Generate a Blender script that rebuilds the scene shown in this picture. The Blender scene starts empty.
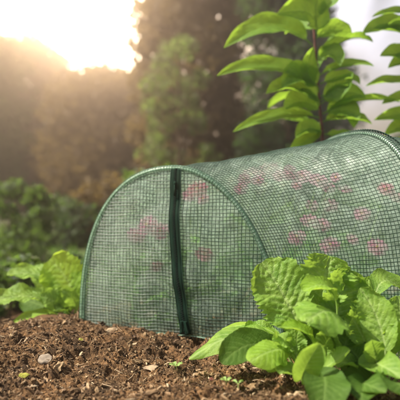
import bpy, math, random
import numpy as np
from mathutils import Vector

# ------------------------------------------------------------------ camera, sky, sun, exposure
scene = bpy.context.scene
COL = scene.collection
K = 0.0018                      # metres per photograph pixel at 1 m
CAMZ = 0.31
cam_d = bpy.data.cameras.new('camera')
cam = bpy.data.objects.new('camera', cam_d); COL.objects.link(cam)
cam.location = (0, 0, CAMZ); cam.rotation_euler = (math.radians(90), 0, 0)
cam_d.sensor_width = 36; cam_d.lens = 50
cam_d.clip_start = 0.02; cam_d.clip_end = 2000
cam_d.dof.use_dof = True; cam_d.dof.focus_distance = 1.07; cam_d.dof.aperture_fstop = 3.1
cam_d.dof.aperture_blades = 7
scene.camera = cam

SUN_EL, SUN_AZ = math.radians(50), math.radians(-96)     # azimuth from +Y, negative to the left: behind the tunnel
world = bpy.data.worlds.new('World'); scene.world = world; world.use_nodes = True
wn = world.node_tree; wn.nodes.clear()
def N(tree, kind, **kw):
    n = tree.nodes.new(kind)
    for k, v in kw.items(): setattr(n, k, v)
    return n
sky = N(wn, 'ShaderNodeTexSky', sky_type='NISHITA', sun_disc=False, sun_elevation=SUN_EL, sun_rotation=SUN_AZ)
sky.air_density = 1.5; sky.dust_density = .7
tc = N(wn, 'ShaderNodeTexCoord'); mp = N(wn, 'ShaderNodeMapping'); mp.inputs['Scale'].default_value = (2.2, 2.2, 5.0)
mp.inputs['Location'].default_value = (0.3, 0.2, 0.55)
cn = N(wn, 'ShaderNodeTexNoise'); cn.inputs['Scale'].default_value = 1.6; cn.inputs['Detail'].default_value = 7; cn.inputs['Roughness'].default_value = .55
cr = N(wn, 'ShaderNodeValToRGB'); cr.color_ramp.elements[0].position = .53; cr.color_ramp.elements[1].position = .70
mix = N(wn, 'ShaderNodeMix', data_type='RGBA'); mix.inputs['B'].default_value = (14, 15, 17.5, 1)
bg = N(wn, 'ShaderNodeBackground'); bg.inputs['Strength'].default_value = 0.05
wo = N(wn, 'ShaderNodeOutputWorld')
L = wn.links.new
L(tc.outputs['Generated'], mp.inputs['Vector']); L(mp.outputs[0], cn.inputs['Vector']); L(cn.outputs['Fac'], cr.inputs['Fac'])
L(cr.outputs['Color'], mix.inputs['Factor']); L(sky.outputs['Color'], mix.inputs['A']); # big warm blob added to the sky low on the left for the sun glow
vm = N(wn, 'ShaderNodeVectorMath', operation='DISTANCE'); cd = Vector((-.27, 1, .30)).normalized(); vm.inputs[1].default_value = cd
nz = N(wn, 'ShaderNodeMath', operation='MULTIPLY_ADD'); L(cn.outputs['Fac'], nz.inputs[0]); nz.inputs[1].default_value = .25; nz.inputs[2].default_value = -.125
ds_ = N(wn, 'ShaderNodeMath', operation='ADD'); L(tc.outputs['Generated'], vm.inputs[0]); L(vm.outputs['Value'], ds_.inputs[0]); L(nz.outputs[0], ds_.inputs[1])
mr = N(wn, 'ShaderNodeMapRange', interpolation_type='SMOOTHSTEP'); L(ds_.outputs[0], mr.inputs['Value'])
mr.inputs['From Min'].default_value = .37; mr.inputs['From Max'].default_value = .10; mr.inputs['To Min'].default_value = 0; mr.inputs['To Max'].default_value = 1
mix2 = N(wn, 'ShaderNodeMix', data_type='RGBA'); mix2.inputs['B'].default_value = (190, 150, 112, 1)
L(mr.outputs[0], mix2.inputs['Factor']); L(mix.outputs['Result'], mix2.inputs['A']); # and a smaller broken white cloud on the right
v3 = N(wn, 'ShaderNodeVectorMath', operation='DISTANCE'); v3.inputs[1].default_value = Vector((.36, 1, .40)).normalized()
n3 = N(wn, 'ShaderNodeTexNoise'); n3.inputs['Scale'].default_value = 6; n3.inputs['Detail'].default_value = 5; L(tc.outputs['Generated'], n3.inputs['Vector'])
nm = N(wn, 'ShaderNodeMath', operation='MULTIPLY_ADD'); L(n3.outputs['Fac'], nm.inputs[0]); nm.inputs[1].default_value = .5; nm.inputs[2].default_value = -.25
s3 = N(wn, 'ShaderNodeMath', operation='ADD'); L(tc.outputs['Generated'], v3.inputs[0]); L(v3.outputs['Value'], s3.inputs[0]); L(nm.outputs[0], s3.inputs[1])
m3 = N(wn, 'ShaderNodeMapRange', interpolation_type='SMOOTHSTEP'); L(s3.outputs[0], m3.inputs['Value'])
m3.inputs['From Min'].default_value = .17; m3.inputs['From Max'].default_value = .05; m3.inputs['To Min'].default_value = 0; m3.inputs['To Max'].default_value = 1
mix3 = N(wn, 'ShaderNodeMix', data_type='RGBA'); mix3.inputs['B'].default_value = (13, 14, 17, 1)
L(m3.outputs[0], mix3.inputs['Factor']); L(mix2.outputs['Result'], mix3.inputs['A']); L(mix3.outputs['Result'], bg.inputs['Color'])
L(bg.outputs[0], wo.inputs['Surface'])

sd = bpy.data.lights.new('sun', 'SUN'); sd.energy = 5.0; sd.angle = math.radians(.5); sd.color = (1, .93, .82)
sun = bpy.data.objects.new('sun', sd); COL.objects.link(sun); sun.location = (-2, 4, 6)
sdir = Vector((math.sin(SUN_AZ)*math.cos(SUN_EL), math.cos(SUN_AZ)*math.cos(SUN_EL), math.sin(SUN_EL)))
sun.rotation_euler = sdir.to_track_quat('Z', 'Y').to_euler()
scene.view_settings.view_transform = 'Standard'; scene.view_settings.look = 'None'
scene.view_settings.exposure = 1.24; scene.view_settings.gamma = 1; scene.view_settings.use_curve_mapping = False
scene.cycles.max_bounces = 10; scene.cycles.transparent_max_bounces = 24
scene.cycles.volume_bounces = 0; scene.cycles.use_denoising = True

rng = np.random.default_rng(11); random.seed(11)
def at(px, py, d): return np.array(((px-200)*K*d, d, CAMZ-(py-200)*K*d))

# ------------------------------------------------------------------ helpers
def tag(o, label=None, cat=None, group=None, kind=None):
    if label: o['label'] = label
    if cat: o['category'] = cat
    if group: o['group'] = group
    if kind: o['kind'] = kind
    return o
def empty(name, loc=(0, 0, 0), **kw):
    o = bpy.data.objects.new(name, None); COL.objects.link(o); o.location = loc; o.empty_display_size = .05
    return tag(o, **kw)
def mesh_obj(name, verts, faces, mat, parent=None, smooth=True, attr=None, midx=None):
    """faces: (n,k) int array or a list of such arrays; verts in world space, parent empties are unrotated"""
    v = np.asarray(verts, dtype=np.float32)
    if parent is not None:
        p = parent; off = np.zeros(3)
        while p is not None: off += np.array(p.location); p = p.parent
        v = v-off.astype(np.float32)
    fl = faces if isinstance(faces, list) else [faces]
    fl = [np.asarray(f, dtype=np.int32) for f in fl if len(f)]
    me = bpy.data.meshes.new(name)
    me.vertices.add(len(v)); me.vertices.foreach_set('co', v.ravel())
    tot = np.concatenate([np.full(len(f), f.shape[1], np.int32) for f in fl])
    me.loops.add(int(tot.sum())); me.loops.foreach_set('vertex_index', np.concatenate([f.ravel() for f in fl]))
    me.polygons.add(len(tot)); me.polygons.foreach_set('loop_start', np.concatenate(([0], np.cumsum(tot)[:-1])).astype(np.int32))
    me.polygons.foreach_set('loop_total', tot)
    me.polygons.foreach_set('use_smooth', np.full(len(tot), smooth))
    for m in (mat if isinstance(mat, (list, tuple)) else [mat]): me.materials.append(m)
    if midx is not None: me.polygons.foreach_set('material_index', np.asarray(midx, np.int32))
    if attr is not None:
        for an, a in attr.items():
            at_ = me.attributes.new(an, 'FLOAT', 'POINT'); at_.data.foreach_set('value', np.asarray(a, np.float32))
    me.update(); me.validate()
    o = bpy.data.objects.new(name, me); COL.objects.link(o)
    if parent is not None: o.parent = parent
    return o

class MB:
    """collects pieces into one mesh"""
    def __init__(s): s.v = []; s.q = []; s.t = []; s.n = 0; s.a = []
    def add(s, v, q=None, t=None, a=None):
        s.v.append(np.asarray(v, float))
        if q is not None and len(q): s.q.append(np.asarray(q)+s.n)
        if t is not None and len(t): s.t.append(np.asarray(t)+s.n)
        s.a.append(np.zeros(len(v)) if a is None else np.asarray(a)); s.n += len(v)
    def build(s, name, mat, parent=None, smooth=True, attr=None):
        fs = []
        if s.q: fs.append(np.concatenate(s.q))
        if s.t: fs.append(np.concatenate(s.t))
        return mesh_obj(name, np.concatenate(s.v), fs, mat, parent, smooth, {attr: np.concatenate(s.a)} if attr else None)

def frame(pts, up=None):
    p = np.asarray(pts, float); t = np.gradient(p, axis=0); t /= np.linalg.norm(t, axis=1)[:, None]+1e-12
    if up is None:
        n = np.empty_like(t); ref = np.array((0, 0, 1.)) if abs(t[0, 2]) < .9 else np.array((1., 0, 0))
        n[0] = np.cross(t[0], ref); n[0] /= np.linalg.norm(n[0])
        for i in range(1, len(p)):
            m = n[i-1]-t[i]*np.dot(n[i-1], t[i]); n[i] = m/(np.linalg.norm(m)+1e-12)
    else:
        u = np.broadcast_to(up, p.shape); n = u-t*np.sum(u*t, axis=1)[:, None]; n /= np.linalg.norm(n, axis=1)[:, None]+1e-12
    return t, n, np.cross(t, n)
def sweep(mb, pts, rad, seg=8, flat=1.0, up=None, a=None):
    """tube along pts; rad scalar or per point; flat squashes it along the normal"""
    p = np.asarray(pts, float); t, n, b = frame(p, up); r = np.broadcast_to(np.asarray(rad, float), (len(p),))
    ang = np.arange(seg)*2*math.pi/seg+math.pi/seg
    v = p[:, None]+r[:, None, None]*(np.cos(ang)[None, :, None]*b[:, None]+flat*np.sin(ang)[None, :, None]*n[:, None])
    m = len(p); i = np.arange(m-1)[:, None]*seg; j = np.arange(seg)[None]; j2 = (j+1) % seg
    q = np.stack([i+j, i+j2, i+seg+j2, i+seg+j], -1).reshape(-1, 4)
    vv = np.concatenate([v.reshape(-1, 3), p[:1], p[-1:]])
    c0 = m*seg; k = np.arange(seg); k2 = (k+1) % seg
    tr = np.concatenate([np.stack([np.full(seg, c0), k2, k], -1), np.stack([np.full(seg, c0+1), (m-1)*seg+k, (m-1)*seg+k2], -1)])
    mb.add(vv, q, tr, None if a is None else np.full(len(vv), a))
def grid_faces(nu, nv):
    i = np.arange(nu-1)[:, None]*nv; j = np.arange(nv-1)[None]
    return np.stack([i+j, i+j+1, i+nv+j+1, i+nv+j], -1).reshape(-1, 4)

def hashn(ix, iy, iz, seed):
    h = (ix.astype(np.int64)*374761393+iy.astype(np.int64)*668265263+iz.astype(np.int64)*2147483647+seed*974711) & 0xffffffff
    h = ((h ^ (h >> 13))*1274126177) & 0xffffffff
    h = (h ^ (h >> 16)) & 0xffffffff
    return h/4294967295.0
def vnoise(x, y, z=None, seed=0):
    z = np.zeros_like(x) if z is None else z
    xi, yi, zi = np.floor(x), np.floor(y), np.floor(z); fx, fy, fz = x-xi, y-yi, z-zi
    fx, fy, fz = [f*f*f*(f*(f*6-15)+10) for f in (fx, fy, fz)]
    r = 0
    for dx in (0, 1):
        for dy in (0, 1):
            for dz in (0, 1):
                w = (fx if dx else 1-fx)*(fy if dy else 1-fy)*(fz if dz else 1-fz)
                r = r+w*hashn(xi+dx, yi+dy, zi+dz, seed)
    return r*2-1
def fbm(x, y, z=None, oct=4, seed=0, gain=.5):
    r = 0; a = 1; f = 1
    for k in range(oct):
        r = r+a*vnoise(x*f+k*17.3, y*f+k*5.7, None if z is None else z*f, seed+k); a *= gain; f *= 2.03
    return r

# ------------------------------------------------------------------ materials
def mat(name):
    m = bpy.data.materials.new(name); m.use_nodes = True; t = m.node_tree; t.nodes.clear()
    return m, t, N(t, 'ShaderNodeOutputMaterial')
def ramp(t, stops, fac=None):
    r = N(t, 'ShaderNodeValToRGB'); e = r.color_ramp.elements
    while len(e) < len(stops): e.new(.5)
    for x, (p, c) in zip(e, stops): x.position = p; x.color = (*c, 1)
    if fac is not None: t.links.new(fac, r.inputs['Fac'])
    return r
def noise(t, scale, detail=4, rough=.5, coord='Object'):
    c = N(t, 'ShaderNodeTexCoord'); n = N(t, 'ShaderNodeTexNoise')
    n.inputs['Scale'].default_value = scale; n.inputs['Detail'].default_value = detail; n.inputs['Roughness'].default_value = rough
    t.links.new(c.outputs[coord], n.inputs['Vector']); return n
def bump(t, h, strength, dist):
    b = N(t, 'ShaderNodeBump'); b.inputs['Strength'].default_value = strength; b.inputs['Distance'].default_value = dist
    t.links.new(h, b.inputs['Height']); return b
def simple(name, stops, scale=60, rough=.7, bs=.4, bd=.001, spec=.4, island=False, detail=5):
    m, t, o = mat(name); p = N(t, 'ShaderNodeBsdfPrincipled'); n = noise(t, scale, detail)
    if island:
        g = N(t, 'ShaderNodeNewGeometry'); mx = N(t, 'ShaderNodeMath', operation='MULTIPLY_ADD')
        t.links.new(n.outputs['Fac'], mx.inputs[0]); mx.inputs[1].default_value = .5
        m2 = N(t, 'ShaderNodeMath', operation='MULTIPLY'); t.links.new(g.outputs['Random Per Island'], m2.inputs[0]); m2.inputs[1].default_value = .85
        s = N(t, 'ShaderNodeMath', operation='SUBTRACT'); t.links.new(m2.outputs[0], s.inputs[0]); s.inputs[1].default_value = .18
        t.links.new(s.outputs[0], mx.inputs[2]); f = mx.outputs[0]
    else: f = n.outputs['Fac']
    r = ramp(t, stops, f); t.links.new(r.outputs['Color'], p.inputs['Base Color'])
    p.inputs['Roughness'].default_value = rough; p.inputs['Specular IOR Level'].default_value = spec
    t.links.new(bump(t, n.outputs['Fac'], bs, bd).outputs[0], p.inputs['Normal'])
    t.links.new(p.outputs[0], o.inputs['Surface']); return m
def leaf_mat(name, c0, c1, vein, tr, rough=.42, trans=.45, scale=25, vamt=.7, spec=.45, island=False, bscale=180):
    """diffuse+gloss leaf that lets the light through; attribute vein lightens the veins"""
    m, t, o = mat(name); p = N(t, 'ShaderNodeBsdfPrincipled'); n = noise(t, scale, 4)
    f = n.outputs['Fac']
    if island:
        g = N(t, 'ShaderNodeNewGeometry'); a = N(t, 'ShaderNodeMath', operation='ADD'); a.use_clamp = True
        b = N(t, 'ShaderNodeMath', operation='SUBTRACT'); t.links.new(g.outputs['Random Per Island'], b.inputs[0]); b.inputs[1].default_value = .5
        t.links.new(b.outputs[0], a.inputs[0]); t.links.new(f, a.inputs[1]); f = a.outputs[0]
    r = ramp(t, [(.3, c0), (.7, c1)], f)
    at_ = N(t, 'ShaderNodeAttribute', attribute_name='vein')
    vm = N(t, 'ShaderNodeMath', operation='MULTIPLY'); t.links.new(at_.outputs['Fac'], vm.inputs[0]); vm.inputs[1].default_value = vamt
    mx = N(t, 'ShaderNodeMix', data_type='RGBA'); mx.inputs['B'].default_value = (*vein, 1)
    t.links.new(vm.outputs[0], mx.inputs['Factor']); t.links.new(r.outputs['Color'], mx.inputs['A'])
    t.links.new(mx.outputs['Result'], p.inputs['Base Color'])
    p.inputs['Roughness'].default_value = rough; p.inputs['Specular IOR Level'].default_value = spec
    n2 = noise(t, bscale, 3); vo = N(t, 'ShaderNodeTexVoronoi', feature='DISTANCE_TO_EDGE'); vo.inputs['Scale'].default_value = bscale*1.7
    c2 = N(t, 'ShaderNodeTexCoord'); t.links.new(c2.outputs['Object'], vo.inputs['Vector'])
    vr = N(t, 'ShaderNodeMapRange'); vr.inputs['From Max'].default_value = .25; t.links.new(vo.outputs['Distance'], vr.inputs['Value'])
    sm = N(t, 'ShaderNodeMath', operation='ADD'); t.links.new(n2.outputs['Fac'], sm.inputs[0]); t.links.new(vr.outputs[0], sm.inputs[1])
    bp = bump(t, sm.outputs[0], .45, .0008); t.links.new(bp.outputs[0], p.inputs['Normal'])
    T = N(t, 'ShaderNodeBsdfTranslucent'); r2 = ramp(t, [(.3, tr), (.75, tuple(min(1, c*1.25) for c in tr))], f)
    t.links.new(r2.outputs['Color'], T.inputs['Color'])
    ms = N(t, 'ShaderNodeMixShader'); ms.inputs[0].default_value = trans
    t.links.new(p.outputs[0], ms.inputs[1]); t.links.new(T.outputs[0], ms.inputs[2]); t.links.new(ms.outputs[0], o.inputs['Surface'])
    return m

M_soil = None
def soil_material():
    m, t, o = mat('soil'); p = N(t, 'ShaderNodeBsdfPrincipled')
    n1 = noise(t, 14, 6, .6); n2 = noise(t, 160, 5, .65); n3 = noise(t, 520, 3, .6)
    r1 = ramp(t, [(.30, (.03, .018, .009)), (.5, (.12, .074, .036)), (.68, (.28, .19, .10))], n2.outputs['Fac'])
    r2 = ramp(t, [(.36, (.42, .38, .34)), (.62, (1.4, 1.2, 1.0))], n1.outputs['Fac'])
    mx = N(t, 'ShaderNodeMix', data_type='RGBA', blend_type='MULTIPLY'); mx.inputs['Factor'].default_value = 1
    t.links.new(r1.outputs[0], mx.inputs['A']); t.links.new(r2.outputs[0], mx.inputs['B'])
    t.links.new(mx.outputs['Result'], p.inputs['Base Color']); p.inputs['Roughness'].default_value = .9; p.inputs['Specular IOR Level'].default_value = .25
    ad = N(t, 'ShaderNodeMath', operation='ADD'); t.links.new(n2.outputs['Fac'], ad.inputs[0]); t.links.new(n3.outputs['Fac'], ad.inputs[1])
    t.links.new(bump(t, ad.outputs[0], .9, .003).outputs[0], p.inputs['Normal'])
    t.links.new(p.outputs[0], o.inputs['Surface']); return m
M_soil = soil_material()
M_crumb = simple('soil crumb', [(.05, (.03, .018, .010)), (.4, (.10, .060, .029)), (.7, (.21, .135, .068)), (.97, (.38, .27, .15))], 300, .85, .6, .001, .25, island=True)
M_chip = simple('wood litter', [(.05, (.06, .034, .018)), (.45, (.17, .10, .05)), (.75, (.29, .195, .105)), (.99, (.60, .48, .31))], 240, .75, .4, .0006, .3, island=True)
M_thread = simple('green netting thread', [(.3, (.008, .036, .021)), (.7, (.018, .062, .037))], 300, .38, .15, .0003, .6)
M_threadl = simple('light green sleeve thread', [(.3, (.045, .11, .065)), (.7, (.08, .17, .10))], 300, .7, .15, .0003, .2)
M_thread2 = simple('dark green netting thread', [(.3, (.010, .032, .020)), (.7, (.022, .064, .038))], 300, .55, .15, .0003, .35)
M_pole = simple('green coated hoop steel', [(.3, (.16, .28, .19)), (.7, (.24, .38, .27))], 60, .35, .1, .0003, .5)
M_zip = simple('dark green zip tape', [(.3, (.004, .022, .012)), (.7, (.006, .026, .015))], 900, .85, .5, .0005, .15)
M_teeth = simple('black green zip teeth', [(.3, (.004, .012, .010)), (.7, (.008, .018, .014))], 300, .8, .1, .0003, .1)
M_pale = simple('pale green stitching', [(.3, (.10, .18, .12)), (.7, (.15, .24, .17))], 300, .5, .1, .0003, .5)
def film_material(name, lo, hi):
    m, t, o = mat(name)
    n = noise(t, 22, 7, .68); n.inputs['Distortion'].default_value = 2.2
    fr = ramp(t, [(.36, (lo,)*3), (.52, (lo*.6+hi*.4,)*3), (.68, (hi,)*3)], n.outputs['Fac'])  # whitish streaks in the opacity stand for reflections on the film
    tr = N(t, 'ShaderNodeBsdfTransparent'); tr.inputs['Color'].default_value = (.90, .99, .92, 1)
    df = N(t, 'ShaderNodeBsdfDiffuse'); df.inputs['Color'].default_value = (.70, .90, .74, 1)
    tl = N(t, 'ShaderNodeBsdfTranslucent'); tl.inputs['Color'].default_value = (.68, .92, .73, 1)
    a = N(t, 'ShaderNodeMixShader'); a.inputs[0].default_value = .55; t.links.new(df.outputs[0], a.inputs[1]); t.links.new(tl.outputs[0], a.inputs[2])
    gl = N(t, 'ShaderNodeBsdfGlossy'); gl.inputs['Roughness'].default_value = .28; gl.inputs['Color'].default_value = (.9, .9, .9, 1)
    n2 = noise(t, 60, 4, .6); t.links.new(bump(t, n2.outputs['Fac'], .6, .004).outputs[0], gl.inputs['Normal'])
    b = N(t, 'ShaderNodeMixShader'); b.inputs[0].default_value = .12; t.links.new(a.outputs[0], b.inputs[1]); t.links.new(gl.outputs[0], b.inputs[2])
    c = N(t, 'ShaderNodeMixShader'); t.links.new(fr.outputs['Color'], c.inputs[0]); t.links.new(tr.outputs[0], c.inputs[1]); t.links.new(b.outputs[0], c.inputs[2])
    t.links.new(c.outputs[0], o.inputs['Surface']); return m
M_film = film_material('clear netting film', .19, .72)
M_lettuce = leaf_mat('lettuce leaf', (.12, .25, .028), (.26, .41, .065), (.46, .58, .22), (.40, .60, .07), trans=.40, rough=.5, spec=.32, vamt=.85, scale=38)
M_lettuce_y = leaf_mat('yellow green lettuce leaf', (.19, .35, .025), (.29, .46, .05), (.45, .60, .2), (.52, .72, .07), trans=.42, rough=.5, spec=.3, vamt=.85, scale=38)  # lighter and yellower than the main lettuce leaf
M_lettuce_d = leaf_mat('shaded lettuce leaf', (.04, .095, .011), (.08, .165, .02), (.24, .36, .09), (.20, .34, .03), trans=.34, rough=.6, spec=.22)  # darker copy of the lettuce green, shade painted into the leaf colour
M_stalk = leaf_mat('lettuce stalk', (.32, .45, .14), (.45, .56, .22), (.5, .6, .3), (.5, .65, .2), trans=.3, rough=.45)
M_shrub = leaf_mat('shrub leaf', (.085, .19, .02), (.17, .30, .038), (.20, .38, .07), (.38, .60, .05), trans=.46, vamt=.75, rough=.45, spec=.3)
M_twig = simple('red brown shrub stem', [(.3, (.07, .022, .016)), (.7, (.16, .05, .035))], 120, .55, .3, .001, .4)
M_bark = simple('tree bark', [(.3, (.05, .032, .02)), (.7, (.13, .085, .055))], 18, .9, .8, .01, .2)
M_crown_b = leaf_mat('haze browned foliage', (.085, .055, .020), (.16, .11, .038), (.2, .1, .05), (.26, .18, .05), island=True, scale=2.2, rough=.6, trans=.4)  # brown cast of the warm haze painted into the leaf colour
M_crown_g = leaf_mat('olive tree foliage', (.06, .075, .022), (.13, .15, .04), (.2, .2, .05), (.24, .36, .06), island=True, scale=2.2, rough=.5, trans=.45)
M_crown_d = leaf_mat('dark tree foliage', (.020, .038, .014), (.05, .08, .022), (.2, .2, .05), (.10, .20, .04), island=True, scale=2.2, rough=.5, trans=.4)
M_crown_f = leaf_mat('bush foliage', (.03, .065, .014), (.075, .13, .022), (.2, .2, .05), (.15, .26, .03), island=True, scale=3, rough=.45, trans=.45)
M_inleaf = leaf_mat('flower plant foliage', (.07, .20, .03), (.20, .40, .08), (.2, .4, .1), (.36, .66, .12), island=True, scale=12, trans=.45)
def petal(name, c0, c1, tr): return leaf_mat(name, c0, c1, (.9, .7, .7), tr, rough=.6, trans=.4, scale=30, vamt=0, spec=.2)
M_pink = petal('pink petal', (.70, .16, .40), (.84, .34, .58), (.9, .36, .58))
M_rose = petal('deep rose petal', (.68, .09, .26), (.82, .20, .38), (.85, .22, .38))
M_white = petal('white petal', (.72, .68, .60), (.85, .82, .74), (.8, .78, .7))
M_yellow = simple('flower centre', [(.3, (.5, .3, .03)), (.7, (.7, .45, .06))], 300, .7)
M_deadleaf = simple('dry leaf', [(.3, (.26, .18, .11)), (.7, (.42, .32, .20))], 120, .7, .4, .0008, .3)
M_stone = simple('pebble', [(.3, (.20, .16, .12)), (.7, (.32, .26, .19))], 150, .75, .4, .0006, .3)
M_yleaf = leaf_mat('yellowed leaf scrap', (.42, .42, .06), (.6, .56, .12), (.6, .6, .2), (.6, .6, .1), trans=.35)
M_sprout = leaf_mat('seedling leaf', (.22, .40, .08), (.38, .52, .16), (.5, .6, .3), (.5, .7, .15), trans=.4)
M_grass = leaf_mat('lawn grass', (.05, .12, .015), (.12, .22, .03), (.2, .2, .05), (.22, .42, .04), island=True, scale=1.5, rough=.5, trans=.4)

# ------------------------------------------------------------------ ground
def lawn_material():
    m, t, o = mat('lawn'); p = N(t, 'ShaderNodeBsdfPrincipled'); n = noise(t, 1.3, 7, .6)
    r = ramp(t, [(.35, (.045, .030, .016)), (.5, (.055, .055, .018)), (.68, (.06, .11, .02))], n.outputs['Fac'])
    t.links.new(r.outputs[0], p.inputs['Base Color']); p.inputs['Roughness'].default_value = .95
    t.links.new(bump(t, n.outputs['Fac'], .6, .05).outputs[0], p.inputs['Normal']); t.links.new(p.outputs[0], o.inputs['Surface']); return m
def smooth(e0, e1, x):
    t = np.clip((x-e0)/(e1-e0), 0, 1); return t*t*(3-2*t)
def bed_base(x, y):
    """height of the raised bed without its crumbs"""
    back = 1.30+.42*smooth(-.42, -.18, x)+.35*smooth(-.1, .4, x)        # back edge of the bed
    m = smooth(back+.45, back, y)*smooth(-.95, -.48, x)*smooth(1.75, 1.35, x)
    h = -.10+.10*m
    h = h+.012*fbm(x*5, y*5, seed=3, oct=2)*m
    h = h+.014*np.exp(-(((x+.32)/.12)**2+((y-1.22)/.14)**2))             # small heap by the tunnel foot
    return h
def bed_h(x, y):
    x = np.asarray(x, float); y = np.asarray(y, float)
    h = bed_base(x, y)
    pl = 1.38-.385*(x+.293); d_ = y-pl+.012                                  # loose soil heaped against the netting
    h = h+.013*np.exp(-(d_/.022)**2)*np.clip(.45+vnoise(x*22, y*9, seed=8), 0, 1)*smooth(-.33, -.27, x)*smooth(.22, .12, x)
    n = fbm(x*38, y*38, seed=21, oct=2, gain=.55)
    r = 1-np.abs(fbm(x*85+n, y*85, seed=31, oct=3, gain=.55))
    pits = np.clip(fbm(x*24, y*24, seed=51, oct=2)-.45, 0, 1)
    return h+.0075*n+.0060*(r-.6)+.0020*fbm(x*260, y*260, seed=41, oct=2)-.030*pits
def axis(lo, a, b, hi, fine, coarse):
    return np.unique(np.round(np.concatenate([np.arange(lo, a, coarse), np.arange(a, b, fine), np.arange(b, hi+coarse/2, coarse)]), 5))
gx = axis(-1.1, -.52, .50, 1.9, .0021, .02); gy = axis(-.9, .74, 1.56, 2.3, .0021, .02)
X, Y = np.meshgrid(gx, gy, indexing='ij'); Z = bed_h(X, Y)
fine = smooth(-1.1, -.9, X)*smooth(1.9, 1.7, X)*smooth(-.9, -.7, Y)*smooth(2.3, 2.1, Y)
Z = Z*fine+(1-fine)*-.13
tag(mesh_obj('soil_bed', np.stack([X, Y, Z], -1).reshape(-1, 3), grid_faces(len(gx), len(gy))[:, ::-1], M_soil), kind='structure',
    label='raised bed of loose reddish brown soil in the foreground')
g = np.concatenate([np.linspace(-45, -12, 12), np.linspace(-10, 14, 49), np.linspace(16, 45, 12)])
GX, GY = np.meshgrid(g, g, indexing='ij'); GZ = -.105+.03*fbm(GX*.4, GY*.4, seed=5, oct=3)*np.clip((np.hypot(GX-.4, GY-.7)-2.2)/2, 0, 1)
inb = (GX > -.9) & (GX < 1.7) & (GY > -.7) & (GY < 2.1)
GZ[inb] = -.16
tag(mesh_obj('ground', np.stack([GX, GY, GZ], -1).reshape(-1, 3), grid_faces(len(g), len(g))[:, ::-1], lawn_material()), kind='structure')

# icosphere template for crumbs
def ico(sub=1):
    import bmesh
    b = bmesh.new(); bmesh.ops.create_icosphere(b, subdivisions=sub, radius=1)
    v = np.array([x.co[:] for x in b.verts]); f = np.array([[q.index for q in p.verts] for p in b.faces]); b.free(); return v, f
def rot(n):
    q = rng.normal(size=(n, 4)); q /= np.linalg.norm(q, axis=1)[:, None]; w, x, y, z = q.T
    return np.stack([1-2*(y*y+z*z), 2*(x*y-z*w), 2*(x*z+y*w), 2*(x*y+z*w), 1-2*(x*x+z*z), 2*(y*z-x*w), 2*(x*z-y*w), 2*(y*z+x*w), 1-2*(x*x+y*y)], -1).reshape(n, 3, 3)
def crumbs(n, s0, s1, pw, sub, seed):
    tv, tf = ico(sub)
    x = rng.uniform(-.52, .50, n); y = .76+.74*rng.random(n)**1.25
    u = rng.random(n); s = s0*(s1/s0)**(u**pw)
    v = tv[None]*(1+.32*rng.normal(size=(n, len(tv), 1)).clip(-1.4, 1.4))*rng.uniform(.55, 1.25, (n, 1, 3))
    v = np.einsum('nij,nvj->nvi', rot(n), v)*s[:, None, None]
    z = bed_h(x, y)+s*.25
    v += np.stack([x, y, z], -1)[:, None]
    f = (tf[None]+np.arange(n)[:, None, None]*len(tv)).reshape(-1, 3)
    return v.reshape(-1, 3), f
mb = MB()
for a in ((22000, .0008, .0032, 1.7, 1, 1), (800, .003, .0085, 2.6, 2, 2)):
    v, f = crumbs(*a); mb.add(v, None, f)
tag(mb.build('soil_crumbs', M_crumb, smooth=False), 'loose crumbs and clods of brown soil strewn over the bed', 'soil crumbs', kind='stuff')
# slivers of bark, straw and root
mb = MB()
n = 9000
for k in range(n):
    x = rng.uniform(-.50, .46); y = .77+.70*rng.random()**1.2
    ln = .003+.016*rng.random()**3.2; w = ln*rng.uniform(.08, .32) if rng.random() < .72 else .0005
    if w == .0005: ln *= 1.7
    a = rng.uniform(0, math.pi); d = np.array((math.cos(a), math.sin(a)*1.0, rng.normal(0, .22))); c = np.array((-math.sin(a), math.cos(a), rng.normal(0, .4)))
    z = float(bed_h(x, y))+.0015+abs(d[2])*ln*.5; o = np.array((x, y, z)); up = np.array((0, 0, 1.)); bend = rng.normal(0, .16)*ln
    th = min(.0011, w*.5)
    ts = (-.5, 0, .5); vs = []
    for q, tt in enumerate(ts):
        ww = w*(.5 if q == 1 else rng.uniform(.12, .4)); ce = o+d*ln*tt+up*bend*(1-4*tt*tt)+c*bend*(1-4*tt*tt)
        vs += [ce+c*ww-up*th, ce+c*ww+up*th, ce-c*ww+up*th, ce-c*ww-up*th]
    Q = [(4*i+j, 4*i+(j+1) % 4, 4*i+4+(j+1) % 4, 4*i+4+j) for i in range(2) for j in range(4)]+[(3, 2, 1, 0), (8, 9, 10, 11)]
    mb.add(vs, Q)
tag(mb.build('bark_litter', M_chip, smooth=False), 'slivers of bark, straw and root scattered over the soil', 'litter', kind='stuff')

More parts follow.
